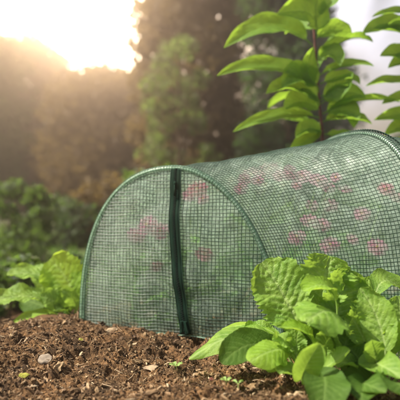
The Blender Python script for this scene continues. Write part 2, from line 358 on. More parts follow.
# ------------------------------------------------------------------ leaves
def bez(p0, p1, p2, n):
    t = np.linspace(0, 1, n)[:, None]; return (1-t)**2*p0+2*t*(1-t)*p1+t*t*p2
def leaf_geo(B, M, T, hw, nrm=(0, -1, .5), pet=.25, a=.75, b=.5, cup=.25, crk=1.0, teeth=.06, nt=14, nveins=9, ruffle=.25, seed=0, nu=84, nv=33, pr=.0016, fold=0.0, twist=0.0):
    """petiole B..., blade to T; hw = half width in metres"""
    B, M, T = [np.asarray(q, float) for q in (B, M, T)]
    full = bez(B, M, T, 200); k0 = int(pet*199); mid = full[np.linspace(k0, 199, nu).astype(int)]
    t, n, _ = frame(mid, np.asarray(nrm, float)); 
    s = np.linspace(0, 1, nu); side = np.cross(t, n)
    if twist:
        an = twist*s[:, None]; n, side = n*np.cos(an)+side*np.sin(an), side*np.cos(an)-n*np.sin(an)
    prof = (s+.004)**a*(1-s*.995)**b; prof /= prof.max()
    v = np.linspace(-1, 1, nv)
    S, V = np.meshgrid(s, v, indexing='ij'); av = np.abs(V)
    saw = (S*nt+.35*av+seed*.37) % 1.0; tooth = 1+teeth*(saw-.5)*av**3*(1+.5*np.sin(S*9+seed))+teeth*.6*av**3*vnoise(S*nt*.7, V*2, seed=seed+9)
    irr = 1+.07*vnoise(S*3.2, np.sign(V)*3., seed=seed+4)
    W = prof[:, None]*hw*tooth*irr
    ph = (S-.33*av*(1-.25*S))*nveins; dv = np.abs((ph+.5) % 1-.5)/nveins*2       # distance to a side vein
    veinline = np.exp(-(dv/.020)**2)*np.clip(1.05-av, 0, 1)*np.clip(av*8, 0, 1)
    midl = np.exp(-(av*prof[:, None]/.055)**2)
    L_ = np.linalg.norm(np.diff(mid, axis=0), axis=1).sum()
    quilt = -np.exp(-(dv/.045)**2)*(.4+.6*av)*(1-av**6)
    ridge = vnoise(S*L_*260, V*hw*260, seed=seed+2)*.7+vnoise(S*L_*130, V*hw*130, seed=seed+3)*.9
    H = hw*(cup*av**2-.04*midl*crk-fold*(1-av)*1.0)+crk*.030*hw*quilt+crk*.020*hw*ridge
    H = H+ruffle*hw*.32*av**2.4*(np.sin(S*17+seed*1.9+np.sign(V)*1.3)+.7*vnoise(S*6, V*1.5, seed=seed+7))
    H = H*np.clip(prof[:, None]*1.6, 0, 1)
    curl = 1-.10*cup*av**2
    P = mid[:, None]+side[:, None]*(V*W*curl)[..., None]+n[:, None]*H[..., None]
    vv = P.reshape(-1, 3); va = np.clip(np.maximum(veinline*.8, midl*1.1*(1-.5*S)), 0, 1).ravel()
    m = MB(); m.add(vv, grid_faces(nu, nv), None, va)
    # petiole and tapering midrib
    st = full[np.linspace(0, 199, 46).astype(int)]; tt, nn, _ = frame(st, np.asarray(nrm, float)); q = np.linspace(0, 1, 46)
    off = -np.clip(q-pet, 0, .1)*10*pr*.55
    sweep(m, st+nn*off[:, None]-nn*(.10*crk*hw*np.clip((q-pet)*5, 0, 1)*np.clip((1-q)*4, 0, 1))[:, None], pr*np.clip(1.15-q, .12, 1), 7, a=1.0)
    return m
def leaf_obj(parent, material, *a, label=None, **k):
    m = leaf_geo(*a, **k); o = m.build('leaf', material, parent, attr='vein')
    if label: o['label'] = label
    return o
WK = 1.18
def leaf_px(parent, material, pb, pm, ptip, hwpx, **k):
    if material is M_shrub: hwpx *= 1.08
    d = (pm[2]+ptip[2])/2
    return leaf_obj(parent, material, at(*pb), at(*pm), at(*ptip), hwpx*K*d*WK, seed=random.randrange(1000), **k)

# ------------------------------------------------------------------ grow tunnel
LF = np.array((-.293, 1.38)); RF = np.array((.175, 1.20))       # feet of the first hoop
H1 = .384
def arch(s, H, el, er, top=.5):
    s = np.asarray(s, float); left = np.clip((top-s)/top, 0, 1); right = np.clip((s-top)/(1-top), 0, 1)
    zl = (1-left**el)**(1/el); zr = (1-right**er)**(1/er)
    return H*np.where(s < top, zl, zr)
def hoop_pts(F, Nn, H, ef, en, n=121):
    """far foot F to near foot Nn, arc-length spaced"""
    a = np.linspace(0, math.pi, 4001); s = .5-.5*np.cos(a)
    z = arch(s, H, ef, en); p = np.stack([F[0]+(Nn[0]-F[0])*s, F[1]+(Nn[1]-F[1])*s, z], -1)
    d = np.concatenate([[0], np.cumsum(np.linalg.norm(np.diff(p, axis=0), axis=1))])
    q = np.linspace(0, d[-1], n); return np.stack([np.interp(q, d, p[:, i]) for i in range(3)], -1)
hoops = [hoop_pts(LF, RF, H1, 2.4, 1.9), hoop_pts((.245, 1.55), (.445, 1.05), .462, 2.5, 2.7),
         hoop_pts((.74, 1.50), (.88, 1.02), .44, 2.4, 2.4)]
tunnel = empty('grow_tunnel', (.05, 1.28, 0), label='low hooped grow tunnel of green checked netting with a zipped end over flowering plants', cat='grow tunnel')
CELLH, CELLW = .0076, .0085
def bay(h0, h1, sag, seed):
    d = np.linalg.norm(h1-h0, axis=1); n = int(round(d.mean()/CELLW))
    arc = np.linalg.norm(np.diff(h0, axis=0), axis=1).sum()/2+np.linalg.norm(np.diff(h1, axis=0), axis=1).sum()/2; m = int(round(arc/CELLH))
    def surf(a, v):
        a, v = np.broadcast_arrays(np.asarray(a, float), np.asarray(v, float)); k = v*(len(h0)-1); i = np.clip(k.astype(int), 0, len(h0)-2); f = (k-i)[..., None]
        p0 = h0[i]*(1-f)+h0[i+1]*f; p1 = h1[i]*(1-f)+h1[i+1]*f; A = a[..., None]
        p = p0*(1-A)+p1*A; c = (p0+p1)/2; cen = np.array((c[..., 0].mean(), c[..., 1].mean()))
        w = 4*a*(1-a); s = sag*w*np.sin(math.pi*v)**.5
        wr = w*(.0045*vnoise(a*4+v*3, v*16+a*2, seed=seed)+.0022*vnoise(a*14, v*26+a*9, seed=seed+1))
        ax = h1[60]-h0[60]; ax = ax/np.linalg.norm(ax); ct = ((h0[0]+h0[-1])*.5)*(1-A)+((h1[0]+h1[-1])*.5)*A
        out = p-ct; out = out/np.maximum(np.linalg.norm(out, axis=-1, keepdims=True), 1e-6)
        return p-out*(s-wr)[..., None]
    return surf, n, m
def add_threads(mb, surf, n, m, wid, step=1, seg=4):
    aa = np.linspace(0, 1, 31)
    for j in range(m+1):
        p = surf(aa, np.full(31, j/m)); sweep(mb, p, wid*rng.uniform(.85, 1.15), seg, .6)
    vv = np.linspace(0, 1, 121)
    for i in range(1, n):
        jit = (vnoise(vv*30, np.full(121, i*1.7), seed=77))*.06/n
        p = surf(i/n+jit, vv); sweep(mb, p, wid*rng.uniform(.85, 1.15), seg, .6)
TW = .00098
for bi, (a_, b_, sg) in enumerate(((0, 1, .009), (1, 2, .012))):
    surf, n, m = bay(hoops[a_], hoops[b_], sg, 60+bi*9)
    U, V = np.meshgrid(np.linspace(0, 1, 41), np.linspace(0, 1, 161), indexing='ij')
    cov = mesh_obj('netting_cover', surf(U, V).reshape(-1, 3), grid_faces(41, 161), M_film, tunnel)
    mb = MB(); add_threads(mb, surf, n, m, TW*.9); mb.build('threads', M_thread2, cov)
# end panels (flat sheets slung inside the first and the last hoop)
def end_panel(F, R_, H, ef, er, out, seed):
    F, R_ = np.array(F), np.array(R_); W = np.linalg.norm(R_-F); hs = np.array((out[0], out[1], 0.))
    def pt(s, z):
        s = np.asarray(s, float); z = np.asarray(z, float); s, z = np.broadcast_arrays(s, z)
        bulge = .014*np.sin(math.pi*s)*np.sin(math.pi*np.clip(z/H, 0, 1))+.003*vnoise(s*9, z*22, seed=seed)*np.sin(math.pi*s)
        return np.stack([F[0]+(R_[0]-F[0])*s, F[1]+(R_[1]-F[1])*s, z+.0035*vnoise(s*7, z*9, seed=seed+4)-.006*np.sin(math.pi*s)*(1-z/H)], -1)+hs*bulge[..., None]
    s = .5-.5*np.cos(np.linspace(0.02, math.pi-.02, 81)); zz = arch(s, H, ef, er)
    S, Tt = np.meshgrid(s, np.linspace(0, 1, 49), indexing='ij'); film = pt(S, Tt*zz[:, None])
    pn = mesh_obj('end_panel', film.reshape(-1, 3), grid_faces(81, 49), M_film, tunnel)
    mb = MB(); nc = int(W/CELLW)
    for i in range(1, nc):
        si = i/nc; top = float(arch(si, H, ef, er))
        if top < .03: continue
        z = np.linspace(-.01, top, 40); sweep(mb, pt(si+.0012*np.sin(z*60+i), z), TW*rng.uniform(.85, 1.2), 4, .6)
    ss = np.linspace(0, 1, 401); az = arch(ss, H, ef, er)
    for j in range(0, int(H/CELLH)+1):
        z0 = j*CELLH; ok = ss[az >= z0]
        if len(ok) < 3: continue
        q = np.linspace(ok[0], ok[-1], 70); sweep(mb, pt(q, np.full(70, z0)+.0006*vnoise(q*20, np.full(70, j*3.), seed=seed)), TW*rng.uniform(.85, 1.2), 4, .6)
    mb.build('threads', M_thread, pn)
    mb = MB(); q = np.linspace(0.01, .99, 90); hp = pt(q, np.full(90, .0005))
    sweep(mb, hp+hs*.001, .0035, 6, .35, up=np.array((0, 0, 1.))); mb.build('hem', M_pale, pn)
    return pt
nrm1 = np.array((-(RF-LF)[1], (RF-LF)[0])); nrm1 = -nrm1/np.linalg.norm(nrm1)      # towards the camera
pt1 = end_panel(LF, RF, H1, 2.4, 1.9, nrm1, 91)
end_panel((.74, 1.50), (.88, 1.02), .44, 2.4, 2.4, (1, 0), 95)
# hoops and their sleeves
for hi, h in enumerate(hoops):
    mb = MB(); ext = np.concatenate([h[:1]-[[0, 0, .07]], h, h[-1:]-[[0, 0, .07]]]); sweep(mb, ext, .0024, 10); pole = mb.build('hoop', M_pole, tunnel)
    mb = MB(); sweep(mb, h[2:-2], .0062, 12); sl = mb.build('hoop_sleeve', M_film, tunnel)
    mb = MB(); t, n_, b_ = frame(h)
    L_ = np.linalg.norm(np.diff(h, axis=0), axis=1).sum(); cnt = int(L_/(.0070 if hi != 1 else .0062))
    for c in range(cnt):
        k = (c+.5)/cnt*(len(h)-1); i = int(k); f = k-i; i2 = min(i+1, len(h)-1); p = h[i]*(1-f)+h[i2]*f
        an = np.linspace(0, 2*math.pi, 13); ring = p+.0066*(np.cos(an)[:, None]*n_[i]+np.sin(an)[:, None]*b_[i]); sweep(mb, ring, TW*.6 if hi != 1 else TW*.9, 4, .7)
    for c in range(6):
        an = c*2*math.pi/6; sweep(mb, h+.0066*(math.cos(an)*n_+math.sin(an)*b_), TW*.9, 4, .7)
    mb.build('threads', M_threadl if hi != 1 else M_thread2, sl)
    # double stitched seam beside the sleeve, lying on the cover
mb = MB()
hh = hoops[1]; t, n_, b_ = frame(hh)
ax = (hoops[2]-hoops[1]); ax = ax/np.linalg.norm(ax, axis=1)[:, None]
for c in range(150):
    k = c/150*(len(hh)-1); i = int(k); i2 = min(i+1, len(hh)-1); p = hh[i]+(hh[i2]-hh[i])*(k-i); o_ = p-np.array((.356, 1.30, .1)); o_ /= np.linalg.norm(o_)
    sweep(mb, np.array([p+ax[i]*.006+o_*.0095, p+ax[i]*.011+o_*.008, p+ax[i]*.017+o_*.003]), .0013, 5)
mb.build('seam_stitching', M_thread2, tunnel)
# zip down the middle of the near end panel
zz = np.linspace(0, 1, 60)
s_mid = .513; top = float(arch(.5, H1, 2.4, 1.9))
zline = top*(1-zz)+.004; sline = s_mid+.046*zz**2.2-.004*np.sin(zz*5)
base = pt1(sline, np.clip(zline, 0, H1))+np.array((nrm1[0], nrm1[1], 0))*.0035
acr = np.array(((RF-LF)[0], (RF-LF)[1], 0)); acr /= np.linalg.norm(acr); nn3 = np.array((nrm1[0], nrm1[1], 0))
zipo = empty('zip', (float(base[0][0]), float(base[0][1]), .2)); zipo.parent = tunnel; zipo.location = Vector(base[0])-tunnel.location
for sgn in (-1, 1):
    mb = MB(); sweep(mb, base+acr*sgn*.0062, .0066*(1+.15*np.sin(zz*21+sgn)), 8, .28, up=nn3); mb.build('zip_tape', M_zip, zipo)
    mb = MB(); sweep(mb, base+acr*sgn*.0128+nn3*.001, .0011, 6); mb.build('edge_stitching', M_thread, zipo)
mb = MB(); fine_z = np.stack([np.interp(np.linspace(0, 1, 150), zz, base[:, i]) for i in range(3)], -1)
for k in range(150):
    c = fine_z[k]+nn3*.0018+acr*(.0008 if k % 2 else -.0008)
    sweep(mb, np.array([c-acr*.0026, c, c+acr*.0026]), .00085, 5)
mb.build('zip_teeth', M_teeth, zipo)
mb = MB(); c = fine_z[14]+nn3*.003
sweep(mb, np.array([c+(0, 0, .004), c, c-(0, 0, .006)]), [.0025, .0042, .003], 8, .6, up=nn3)
sweep(mb, np.array([c-(0, 0, .004)+nn3*.003, c-(0, 0, .016)+nn3*.003, c-(0, 0, .030)+nn3*.002]), [.0015, .0026, .0022], 8, .4, up=nn3)
mb.build('zip_pull', M_zip, zipo)
# gathered flap of cloth at the bottom of the zip
mb = MB()
for k in range(6):
    o0 = (k-2.5)*.0045; b0 = base[54]+acr*o0*.6+nn3*.003; b2 = base[-1]+acr*(o0*1.0+.002*math.sin(k*5))+nn3*(.006+.004*math.sin(k*2.1))
    b2[2] = .002+.004*(k % 3); sweep(mb, bez(b0, (b0+b2)/2+nn3*.004*math.cos(k*1.7), b2, 14), [.0018+.0014*q for q in np.linspace(0, 1, 14)], 6, .5, up=nn3)
mb.build('gathered_cloth', M_zip, zipo)

# ------------------------------------------------------------------ flowering plants inside the tunnel
def flower_geo(c, r, facing, mats, parent, double=True):
    f = np.asarray(facing, float); f /= np.linalg.norm(f); u = np.cross(f, (0, 0, 1.)); u /= np.linalg.norm(u)+1e-9; w = np.cross(f, u)
    mb = MB()
    for ring, (n, rr, lift) in enumerate(((11, 1, .12), (9, .74, .35), (7, .48, .6)) if double else ((9, 1, .15),)):
        for k in range(n):
            a = 2*math.pi*(k+.5*ring)/n+rng.normal(0, .08); d = math.cos(a)*u+math.sin(a)*w; e = -math.sin(a)*u+math.cos(a)*w
            q = []
            for t_, wd in ((.08, .06), (.45, .20), (.8, .24), (1.0, .10)):
                for sv in (-1, 0, 1):
                    q.append(c+r*rr*(d*t_*(1-.25*lift)+e*wd*sv)+f*r*(lift*t_**.8+.05*(1-abs(sv))))
            mb.add(q, grid_faces(4, 3))
    o = mb.build('flower', mats, parent, attr='vein')
    tv, tf = ico(2); v = tv*np.array((1, 1, 1))*r*.17+c+f*r*.2
    mb = MB(); mb.add(v, None, tf); mb.build('flower_centre', M_yellow, o)
    return o
def leaves_mass(mb, cen, n, rad, size, keep=None):
    d = rng.normal(size=(n, 3)); d /= np.linalg.norm(d, axis=1)[:, None]; p = cen+d*(rng.random((n, 1))**.4)*np.asarray(rad)
    
    if keep is not None: p = p[keep(p)]; n = len(p)
    if n == 0: return
    R = rot(n); s = size*rng.uniform(.6, 1.3, n)
    tpl = np.array([(-1, 0, 0), (-.35, .42, .10), (-.35, 0, -.02), (-.35, -.42, .10), (.35, .36, .08), (.35, 0, -.04), (.35, -.36, .08), (1, 0, -.12)])
    T_ = np.array([(0, 2, 1), (0, 3, 2), (4, 5, 7), (5, 6, 7)]); Q_ = np.array([(1, 2, 5, 4), (2, 3, 6, 5)])
    v = np.einsum('nij,vj->nvi', R, tpl)*s[:, None, None]+p[:, None]
    k = np.arange(n)[:, None, None]*8
    mb.add(v.reshape(-1, 3), (Q_+k).reshape(-1, 4), (T_+k).reshape(-1, 3))
inside = [  # x, y, height, [(px, py, depth, radius, kind)]
 (-.17, 1.45, .24, [(148, 226, 1.40, .024, 0), (136, 236, 1.42, .020, 0), (160, 232, 1.40, .022, 0), (157, 267, 1.38, .015, 1)], 'pink double daisy plant behind the left half of the zipped netting'),
 (-.02, 1.42, .24, [(204, 255, 1.34, .019, 1), (198, 190, 1.42, .022, 1), (190, 196, 1.42, .017, 0), (203, 200, 1.44, .015, 0)], 'pink double daisy plant just right of the zip behind netting'),
 (.10, 1.50, .33, [(232, 182, 1.45, .013, 2), (252, 176, 1.46, .023, 0), (270, 171, 1.50, .026, 0), (240, 188, 1.44, .018, 0), (285, 185, 1.46, .013, 2), (258, 181, 1.40, .014, 0), (280, 176, 1.42, .016, 0), (266, 186, 1.38, .010, 2), (244, 179, 1.40, .014, 0), (290, 170, 1.42, .014, 0)], 'pink and white daisy plant under the sagging ridge of the netting'),
 (.20, 1.40, .30, [(302, 178, 1.42, .022, 0), (318, 182, 1.40, .024, 0), (288, 176, 1.42, .017, 0), (312, 206, 1.38, .015, 0), (262, 192, 1.4, .010, 2), (328, 188, 1.38, .015, 0), (296, 186, 1.38, .013, 0), (336, 178, 1.38, .013, 0)], 'mauve pink daisy plant in the middle of the tunnel'),
 (.20, 1.27, .24, [(310, 222, 1.28, .020, 0), (297, 238, 1.26, .018, 0), (330, 246, 1.26, .02, 0), (322, 226, 1.3, .018, 0)], 'pale pink low daisy plant close behind the side netting'),
 (.34, 1.30, .30, [(386, 190, 1.24, .017, 1), (377, 248, 1.24, .020, 0), (352, 240, 1.26, .014, 0), (396, 198, 1.24, .013, 1)], 'deep rose daisy plant nearest the tall middle hoop'),
 (.37, 1.50, .37, [(330, 206, 1.5, .018, 0), (362, 214, 1.48, .018, 0), (345, 190, 1.5, .016, 0)], 'tall leafy daisy plant against the far side of the tunnel'),
 (.62, 1.30, .28, [(445, 210, 1.3, .02, 1), (460, 230, 1.3, .02, 0), (436, 232, 1.25, .018, 0)], 'rose pink daisy plant in the last bay of the tunnel'),
 (-.08, 1.39, .13, [], 'small leafless bloom free seedling clump low behind the zip'),
 (-.17, 1.40, .15, [], 'low leafy clump without flowers at the left foot of the hoop'),
]
def inside_net(p):
    x, y, z = p.T
    front = np.where(x < .175, 1.38-.385*(x+.293), 1.20-.51*(x-.175)); back = np.where(x < .262, 1.38+.288*(x+.293), 1.54)
    w = np.clip((y-front)/np.maximum(back-front, .01), 0, 1)
    return (y > front+.035) & (y < back-.02) & (x > -.25) & (z < .40*np.sqrt(np.clip(4*w*(1-w), 0, 1))-.02)
inside[8] = inside[8][:4]+('low bright green leafy clump low behind the zip',)
for x, y, h, fl, lab in inside:
    g0 = float(bed_base(np.array(x), np.array(y))); r = empty('flowering_plant' if fl else 'leafy_plant', (x, y, g0), label=lab, cat='plant', group='plants growing inside the tunnel')
    mb = MB(); heads = []
    for px, py, d, rr, kd in fl:
        best = at(px, py, d)
        for dd in np.arange(0, .34, .02):                      # bring a bloom forward until it is under the netting
            if inside_net(at(px, py, d-dd)[None]+[[0, .01, .025]])[0]: best = at(px, py, d-dd); break
        heads.append(best)
    for hp in heads: sweep(mb, bez(np.array((x, y, g0-.02)), np.array((x*.6+hp[0]*.4, y*.6+hp[1]*.4, h*.6)), hp, 14), np.linspace(.0028, .0016, 14), 6)
    for k in range(5):
        e = np.array((x+rng.normal(0, .05), y+rng.normal(0, .04), g0+h*rng.uniform(.5, .85)))
        if not inside_net(e[None]-[[0, .02, 0]])[0]: continue
        sweep(mb, bez(np.array((x, y, g0-.02)), np.array((x, y, h*.4)), e, 10), np.linspace(.003, .0015, 10), 6)
    mb.build('stem', M_stalk, r, attr='vein')
    mb = MB()
    for k in range(9):
        c = np.array((x+rng.normal(0, .05), y+rng.normal(0, .04), g0+h*rng.uniform(.12, .82)))
        leaves_mass(mb, c, 20, (.055, .045, .05), .027, inside_net)
    mb.build('foliage', M_inleaf, r, attr='vein')
    for (px, py, d, rr, kd), c in zip(fl, heads):
        flower_geo(c, rr*1.25, (rng.normal(0, .25), -1+rng.normal(0, .2), .8), (M_pink, M_rose, M_white)[kd], r)

# ------------------------------------------------------------------ front lettuces
def plant(name, base, label, cat, specs, group=None):
    r = empty(name, base, label=label, cat=cat, group=group)
    for sp in specs:
        m_, b, mi, t, hw, kw = sp; leaf_px(r, m_, b, mi, t, hw, **kw)
    return r
A, Yg, D = M_lettuce, M_lettuce_y, M_lettuce_d
up = (0, -.35, 1); fc = (-.1, -1, .45)
cA = (304, 380, .93)
specA = [
 (A, cA, (310, 325, .94), (262, 262, .99), 25, dict(nrm=fc, pet=.42, crk=1.6, teeth=.16, ruffle=.35, cup=.2, a=.55, b=.42, nveins=10)),
 (A, cA, (306, 300, .99), (272, 268, 1.02), 15, dict(nrm=(.5, -.6, .6), pet=.5, crk=1.6, teeth=.2, ruffle=.7, a=.5, b=.4)),
 (A, (312, 378, .95), (316, 305, .98), (330, 256, 1.0), 24, dict(nrm=(.1, -1, .5), pet=.5, crk=1.7, teeth=.16, ruffle=.5, a=.5, b=.4)),
 (A, (318, 378, .95), (338, 318, .97), (350, 270, .99), 21, dict(nrm=(.35, -1, .4), pet=.45, crk=1.7, teeth=.14, ruffle=.6, a=.5, b=.4)),
 (Yg, (330, 372, .93), (352, 262, .95), (303, 291, .88), 12, dict(nrm=(0, -.5, 1), pet=.45, crk=.7, teeth=.08, ruffle=.3)),
 (A, (330, 375, .93), (352, 284, .94), (306, 322, .83), 23, dict(nrm=(.1, -.45, 1), pet=.36, crk=.9, teeth=.10, ruffle=.4, cup=-.25)),
 (A, (303, 384, .87), (298, 374, .84), (320, 344, .83), 13, dict(nrm=(.1, -1, .2), pet=.22, crk=.35, teeth=.03, ruffle=.15, cup=.35, a=.5, b=.45)),
 (Yg, (300, 380, .92), (296, 330, .92), (250, 362, .86), 15, dict(nrm=(-.2, -.75, .8), pet=.4, crk=.7, teeth=.04, ruffle=.2, cup=-.2, a=.6, b=.45)),
 (A, (299, 380, .94), (270, 300, .98), (189, 359, .95), 15, dict(nrm=(-.3, -.55, 1), pet=.3, crk=.8, teeth=.04, ruffle=.25, cup=-.25, a=.7, b=.75)),
 (D, (298, 380, .93), (262, 318, .95), (222, 364, .88), 15, dict(nrm=(-.1, -.9, .55), pet=.35, crk=.5, teeth=.03, ruffle=.15, cup=.2, a=.6, b=.5)),
 (Yg, (300, 378, .95), (286, 312, .99), (222, 329, 1.01), 9, dict(nrm=(0, -.4, 1), pet=.35, crk=.9, teeth=.06, ruffle=.3, cup=-.2)),
 (A, (300, 380, .91), (300, 340, .93), (273, 341, .90), 10, dict(nrm=(-.2, -.6, 1), pet=.4, crk=1.9, teeth=.15, ruffle=.8)),
 (Yg, (306, 380, .91), (330, 325, .92), (282, 327, .88), 10, dict(nrm=(0, -.4, 1), pet=.4, crk=.8, teeth=.06, ruffle=.4)),
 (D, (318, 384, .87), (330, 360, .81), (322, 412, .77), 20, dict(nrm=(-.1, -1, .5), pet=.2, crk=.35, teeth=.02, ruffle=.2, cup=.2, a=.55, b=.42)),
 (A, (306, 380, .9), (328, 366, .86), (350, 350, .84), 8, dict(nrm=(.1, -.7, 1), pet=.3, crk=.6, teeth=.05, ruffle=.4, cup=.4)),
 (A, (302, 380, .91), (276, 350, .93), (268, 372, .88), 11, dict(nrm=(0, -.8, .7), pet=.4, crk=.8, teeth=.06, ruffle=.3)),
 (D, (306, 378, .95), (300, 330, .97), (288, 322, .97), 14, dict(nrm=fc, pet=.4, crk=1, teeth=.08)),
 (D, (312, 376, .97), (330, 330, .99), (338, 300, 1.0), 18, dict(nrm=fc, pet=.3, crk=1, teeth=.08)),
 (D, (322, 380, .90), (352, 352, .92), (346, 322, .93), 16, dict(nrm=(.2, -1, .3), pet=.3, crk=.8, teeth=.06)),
 (A, (306, 380, .92), (292, 352, .92), (298, 330, .92), 9, dict(nrm=(-.2, -1, .4), pet=.3, crk=1.5, teeth=.1, ruffle=.6)),
 (A, (320, 380, .93), (358, 330, .96), (372, 300, .97), 15, dict(nrm=(.2, -1, .5), pet=.4, crk=1.4, teeth=.1, ruffle=.6)),
 (D, (308, 380, .94), (318, 340, .95), (308, 312, .95), 17, dict(nrm=(0, -1, .3), pet=.3, crk=1, teeth=.06)),
 (D, (330, 382, .93), (362, 360, .95), (362, 336, .97), 17, dict(nrm=(0, -1, .3), pet=.2, crk=1, teeth=.06)),
 (D, (316, 378, .92), (345, 345, .95), (330, 326, .95), 17, dict(nrm=(.2, -1, .3), pet=.3, crk=.8, teeth=.06)),
]
cB = (384, 384, .88)
specA += [
 (A, (306, 380, .9), (286, 362, .9), (280, 374, .85), 10, dict(nrm=(-.1, -.9, .7), pet=.3, crk=.8, teeth=.05, ruffle=.3)),
 (D, (298, 380, .95), (276, 340, .97), (262, 350, .93), 12, dict(nrm=(-.1, -.9, .5), pet=.35, crk=.8, teeth=.05, ruffle=.2)),
 (A, (300, 380, .96), (276, 320, 1.0), (246, 334, .98), 11, dict(nrm=(-.2, -.6, 1), pet=.4, crk=.8, teeth=.06, ruffle=.4)),
 (A, (310, 380, .93), (322, 345, .93), (336, 332, .91), 11, dict(nrm=(.2, -.9, .6), pet=.35, crk=1.1, teeth=.08, ruffle=.5)),
 (A, (316, 380, .97), (360, 290, 1.0), (376, 286, .99), 13, dict(nrm=(.3, -.8, .6), pet=.5, crk=1.5, teeth=.12, ruffle=.6)),
]
specB = [
 (A, (374, 384, .9), (344, 352, .9), (338, 368, .85), 11, dict(nrm=(-.2, -.7, .9), pet=.3, crk=.5, teeth=.03, ruffle=.2, cup=.4)),
 (Yg, (382, 382, .91), (390, 342, .92), (398, 322, .90), 11, dict(nrm=(.1, -1, .4), pet=.35, crk=1, teeth=.06, ruffle=.4)),
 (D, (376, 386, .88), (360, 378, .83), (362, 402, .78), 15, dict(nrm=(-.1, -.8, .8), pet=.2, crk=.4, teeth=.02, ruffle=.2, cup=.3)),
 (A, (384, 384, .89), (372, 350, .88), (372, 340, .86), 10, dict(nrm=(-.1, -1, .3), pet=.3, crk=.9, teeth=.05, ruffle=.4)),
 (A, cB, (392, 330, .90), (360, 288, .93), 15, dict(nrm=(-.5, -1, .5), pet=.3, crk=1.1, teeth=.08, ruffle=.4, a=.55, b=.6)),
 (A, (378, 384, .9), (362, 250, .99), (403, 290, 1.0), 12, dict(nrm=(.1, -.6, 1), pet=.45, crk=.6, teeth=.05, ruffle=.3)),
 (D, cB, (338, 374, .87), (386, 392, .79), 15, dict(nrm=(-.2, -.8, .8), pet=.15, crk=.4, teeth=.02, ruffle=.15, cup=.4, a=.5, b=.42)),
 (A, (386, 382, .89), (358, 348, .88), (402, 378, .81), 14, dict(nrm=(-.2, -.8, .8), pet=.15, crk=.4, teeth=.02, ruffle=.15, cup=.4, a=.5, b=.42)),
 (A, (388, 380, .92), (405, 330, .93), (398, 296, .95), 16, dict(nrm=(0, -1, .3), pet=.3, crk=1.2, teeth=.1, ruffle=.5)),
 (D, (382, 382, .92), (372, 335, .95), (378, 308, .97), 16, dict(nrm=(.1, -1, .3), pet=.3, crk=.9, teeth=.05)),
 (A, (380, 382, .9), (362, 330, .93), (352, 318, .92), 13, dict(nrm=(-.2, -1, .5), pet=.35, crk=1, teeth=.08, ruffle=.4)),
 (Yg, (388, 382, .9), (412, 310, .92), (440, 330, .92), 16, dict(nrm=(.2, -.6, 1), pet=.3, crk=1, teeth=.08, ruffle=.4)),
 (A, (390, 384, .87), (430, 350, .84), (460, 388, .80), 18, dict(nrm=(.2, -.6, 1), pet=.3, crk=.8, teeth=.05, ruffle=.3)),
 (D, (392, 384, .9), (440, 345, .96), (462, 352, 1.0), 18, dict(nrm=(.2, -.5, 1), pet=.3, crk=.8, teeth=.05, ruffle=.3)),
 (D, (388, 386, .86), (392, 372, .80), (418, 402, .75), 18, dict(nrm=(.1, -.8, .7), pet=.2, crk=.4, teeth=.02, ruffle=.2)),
 (D, (380, 384, .88), (362, 362, .9), (350, 348, .9), 13, dict(nrm=(-.2, -1, .4), pet=.3, crk=.6, teeth=.05)),
]
GL = 'leafy plants on the soil in front of the tunnel'
plant('lettuce', (float(at(*cA)[0]), .93, 0), 'big crinkled light green lettuce before the tunnel, one pointed leaf reaching towards the zip', 'lettuce', specA, GL)
plant('lettuce', (float(at(*cB)[0]), .88, 0), 'lettuce at the right edge of the photo with dark cupped lower leaves', 'lettuce', specB, GL)

# lettuce behind the left foot
cL = (72, 322, 1.50)
specL = [
 (Yg, cL, (84, 292, 1.50), (50, 259, 1.52), 19, dict(nrm=(-.1, -1, .2), pet=.3, crk=.9, teeth=.16, ruffle=.3, a=.5, b=.35)),
 (A, cL, (60, 262, 1.54), (7, 275, 1.50), 10, dict(nrm=(-.1, -.6, 1), pet=.35, crk=1.3, teeth=.12, ruffle=.5)),
 (A, cL, (40, 282, 1.48), (-9, 303, 1.42), 12, dict(nrm=(-.1, -.6, 1), pet=.35, crk=1.3, teeth=.12, ruffle=.5)),
 (Yg, cL, (46, 302, 1.44), (13, 325, 1.40), 6, dict(nrm=(-.1, -.5, 1), pet=.3, crk=.6, teeth=.05)),
 (A, cL, (82, 300, 1.46), (62, 290, 1.46), 7, dict(nrm=(-.1, -1, .2), pet=.3, crk=.6, teeth=.05)),
 (A, cL, (62, 300, 1.47), (40, 296, 1.46), 10, dict(nrm=(0, -.8, .6), pet=.3, crk=1, teeth=.08)),
 (A, cL, (88, 290, 1.52), (80, 266, 1.53), 11, dict(nrm=(0, -1, .3), pet=.35, crk=1, teeth=.1)),
 (D, cL, (50, 305, 1.52), (22, 300, 1.55), 12, dict(nrm=(0, -.7, .7), pet=.3, crk=.7, teeth=.05)),
 (A, cL, (58, 290, 1.56), (36, 268, 1.6), 12, dict(nrm=(0, -.7, .7), pet=.3, crk=.7, teeth=.08)),
 (D, cL, (70, 300, 1.5), (56, 310, 1.42), 8, dict(nrm=(0, -1, .3), pet=.3, crk=.6, teeth=.05)),
]
plant('lettuce', (float(at(*cL)[0]), 1.50, 0), 'small yellow green lettuce left of the tunnel beside its hoop foot', 'lettuce', specL, GL)

